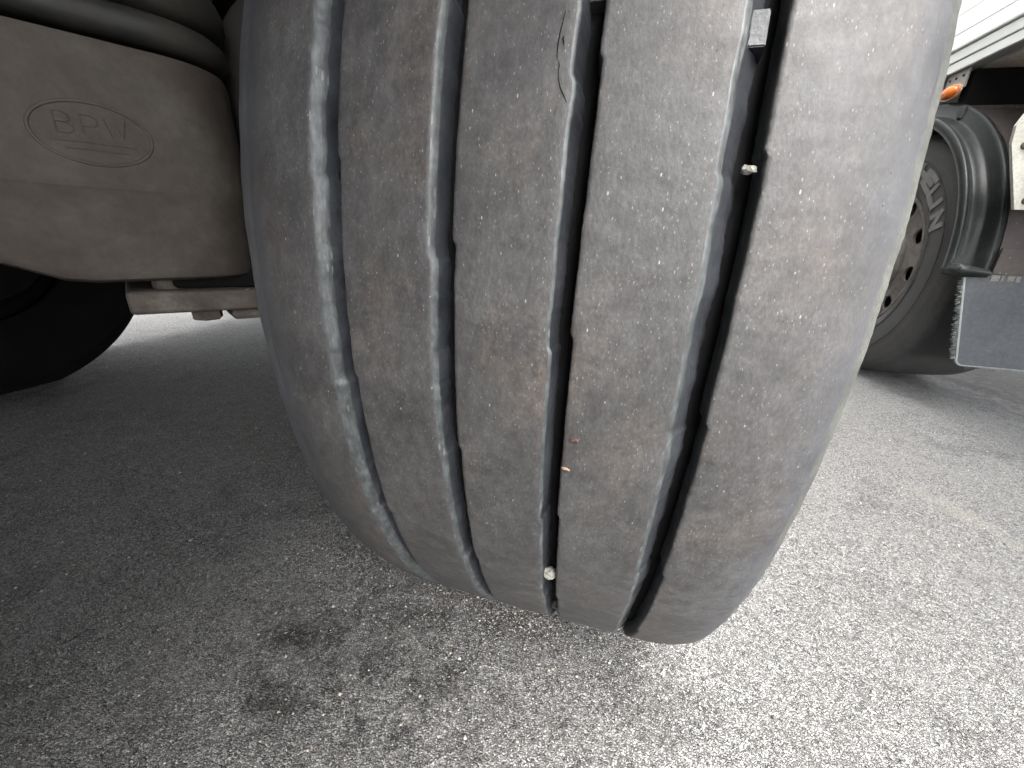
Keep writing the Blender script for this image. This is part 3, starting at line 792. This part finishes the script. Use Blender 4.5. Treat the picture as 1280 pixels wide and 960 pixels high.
# spray panel behind the mudguard and the mud flap below it
from_bm('spray_panel', box(.038, .46, yb-.052, yb-.0455, zb-.012, zb+.07, .002), M['spray'], nb)
from_bm('rear_bulkhead', box(.0, 2.3, -.245, -.225, 1.005, 1.046, .004), M['spray'], nb)
def flap():
    x0, x1, z0, z1 = .044, .50, .181, .494
    y = yb-.045; pts = []
    def rc(cx, cz, a0, a1, r):
        return [(cx+r*math.cos(R_(a)), cz+r*math.sin(R_(a))) for a in np.linspace(a0, a1, 7)]
    pts += [(-.034, z1)]
    pts += rc(x0+.028, z0+.028, 180, 270, .028) + [(x1, z0), (x1, z1)]
    f = from_bm('mud_flap', extrude_poly(pts, y-.004, y+.004, 'XZ'), M['flap'], nb)
    # pale worn edge bead
    bm = bmesh.new(); path = pts[:-2]+[(x1, z0)]
    prev = None
    for (x, z) in path:
        ring = [bm.verts.new((x+dx, y-.0055+dy, z+dz)) for dx, dy, dz in ((-.0028, 0, -.0028), (.0012, -.0012, .0012), (.0012, .008, .0012), (-.0028, .008, -.0028))]
        if prev:
            for j in range(4): bm.faces.new((prev[j], prev[(j+1) % 4], ring[(j+1) % 4], ring[j]))
        prev = ring
    from_bm('flap_edge', bm, M['flap_edge'], f)
    # spray-suppressing bristles
    bm = bmesh.new(); rr = random.Random(4)
    def hair(x, z, dx, dz, w):
        d = Vector((dx, dz)).normalized(); nn = Vector((-d.y, d.x))*w
        yy = y+rr.uniform(-.006, .01)
        v = [bm.verts.new((x-nn.x, yy, z-nn.y)), bm.verts.new((x+nn.x, yy, z+nn.y)), bm.verts.new((x+dx*.6+nn.x*.7, yy-.001, z+dz*.6+nn.y*.7-.001)), bm.verts.new((x+dx, yy+.001, z+dz-.002))]
        bm.faces.new(v)
        w_ = bm.verts.new((x, yy+.0016, z)); bm.faces.new((v[0], w_, v[3])); bm.faces.new((v[1], v[3], w_))
    for k in range(360):
        t = rr.random(); x = x0-.078*t; z = z0+.02+(z1-z0-.02)*t
        L = rr.uniform(.006, .017)
        hair(x, z, -L, rr.uniform(-.008, .006), .0006)
    for k in range(26):
        x = x0+.03+rr.random()**1.3*.30; L = rr.uniform(.003, .016)
        hair(x, z0, rr.uniform(-.006, .006), -L, .0007)
    b = from_bm('bristles', bm, M['flap_edge'], f); b['kind'] = 'stuff'
    # worn print at the top of the flap
    for (a, b_, z_) in ((-.002, .020, 0), (.025, .031, 0), (.041, .060, .002), (.064, .076, 0)):
        from_bm('worn_print', box(x0+a, x0+b_, y-.0056, y-.0042, z1-.026+z_, z1-.008), M['print'], f)
flap()
# pale bracket plate at the edge of the view, with bolt heads
pl = from_bm('bracket_plate', extrude_poly([(-.002, .680), (-.076, .855), (-.082, .90), (-.066, .945), (.28, .965), (.28, .680)], yb-.085, yb-.075, 'XZ'), M['plate'], nb)
for z in (.705, .850):
    b = from_bm('bolt_head', lathe([(0, .002), (0, .011), (-.006, .010), (-.009, .006), (-.009, .001)], 12, 'Y'), M['rust'], pl); b.location = (.017-(z-.705)*.41, yb-.084, z)
# body: floor, side rail, stepped side panels
from_bm('trailer_floor', box(.052, 2.395, -3.54, 9.0, 1.190, 1.25, .002), M['ply'], nb)
from_bm('side_rail', extrude_poly([(0.0, 1.178), (.034, 1.174), (.038, 1.168), (.044, 1.174), (.050, 1.186), (.050, 1.252), (0.0, 1.252)], -3.6, 9.0, 'XZ'), M['alu'], nb)
from_bm('skirt_rail', box(-.012, -.0005, -3.6, 9.0, 1.176, 1.2065, .002), M['white'], nb)
from_bm('skirt_rail', box(-.016, -.0005, -3.6, 9.0, 1.209, 1.243, .003), M['white'], nb)
from_bm('skirt_rail', box(-.024, -.0005, -3.6, 9.0, 1.246, 1.262, .004), M['white'], nb)
from_bm('skirt_rail', box(-.014, -.0005, -3.6, 9.0, 1.2645, 1.303, .003), M['white'], nb)
from_bm('skirt_rail', box(-.012, -.0065, -3.6, 9.0, 1.306, 1.372, .002), M['white'], nb)
from_bm('skirt_rail', box(-.010, -.0065, -3.6, 9.0, 1.3745, 1.440, .002), M['white'], nb)
from_bm('side_panel', box(-.006, .04, -3.6, 9.0, 1.254, 3.85, .002), M['white'], nb)
from_bm('side_panel', box(2.40, 2.45, -3.6, 9.0, 1.18, 3.85, .002), M['white'], nb)
from_bm('roof', box(-.006, 2.45, -3.6, 9.0, 3.852, 3.90, .002), M['white'], nb)
from_bm('rear_door', box(.042, 2.398, -3.59, -3.55, 1.252, 3.849, .002), M['white'], nb)
for y in (-2.2, -1.4, .5, 1.3, 2.2):
    from_bm('crossmember', box(.10, 2.38, y-.04, y+.04, 1.05, 1.189, .003), M['chassis'], nb)
from_bm('chassis_beam', box(.55, .68, -3.4, 8.0, .86, 1.048, .004), M['chassis'], nb)
from_bm('chassis_beam', box(1.75, 1.88, -3.4, 8.0, .86, 1.048, .004), M['chassis'], nb)
from_bm('crossmember', box(.02, 2.38, -.212, -.165, 1.047, 1.166, .003), M['dark'], nb)
# amber side marker lamp on its bracket
lamp = from_bm('side_marker_lamp', extrude_poly([(-.150+.048*math.cos(t), 1.110+.026*math.sin(t)) for t in np.linspace(0, 2*PI, 33)[:-1]], -.004, .004, 'YZ'), M['amber_rim'], nb)
bm = lathe([(0, .9), (-.25, .88), (-.55, .74), (-.7, .45), (-.74, .1)], 32, 'X')
for v in bm.verts: v.co = Vector((-.004+v.co.x*.022, -.150+v.co.y*.046, 1.110+v.co.z*.024))
from_bm('lens', bm, M['amber'], lamp, smooth=True)
from_bm('lamp_bracket', box(.004, .010, -.200, -.100, 1.115, 1.176, .001), M['alu'], nb)
for y in (-.18, -.145, -.115):
    from_bm('screw', lathe([(.002, .001), (.002, .004), (.007, .004)], 8, 'X'), M['dark'], lamp).location = (.0, y, 1.155)

# unseen trailer copy, added beyond the opposite wheels to shade the underside
def copy_thing(src, loc, rotz, label):
    root = src.copy(); COL.objects.link(root); root.location = loc; root.rotation_euler = (0, 0, rotz); root['label'] = label
    def kids(a, b, lvl):
        for ch in list(a.children):
            if ch.name.startswith(('bristles', 'worn_print', 'raised_letter', 'wheel_nut', 'screw')): continue
            c = ch.copy(); COL.objects.link(c); c.parent = b; kids(ch, c, lvl+1)
    kids(src, root, 1)
    return root
copy_thing(nb, (-3.8, .9, ZG), PI, 'unseen white semi-trailer added beyond the far wheel to block light')
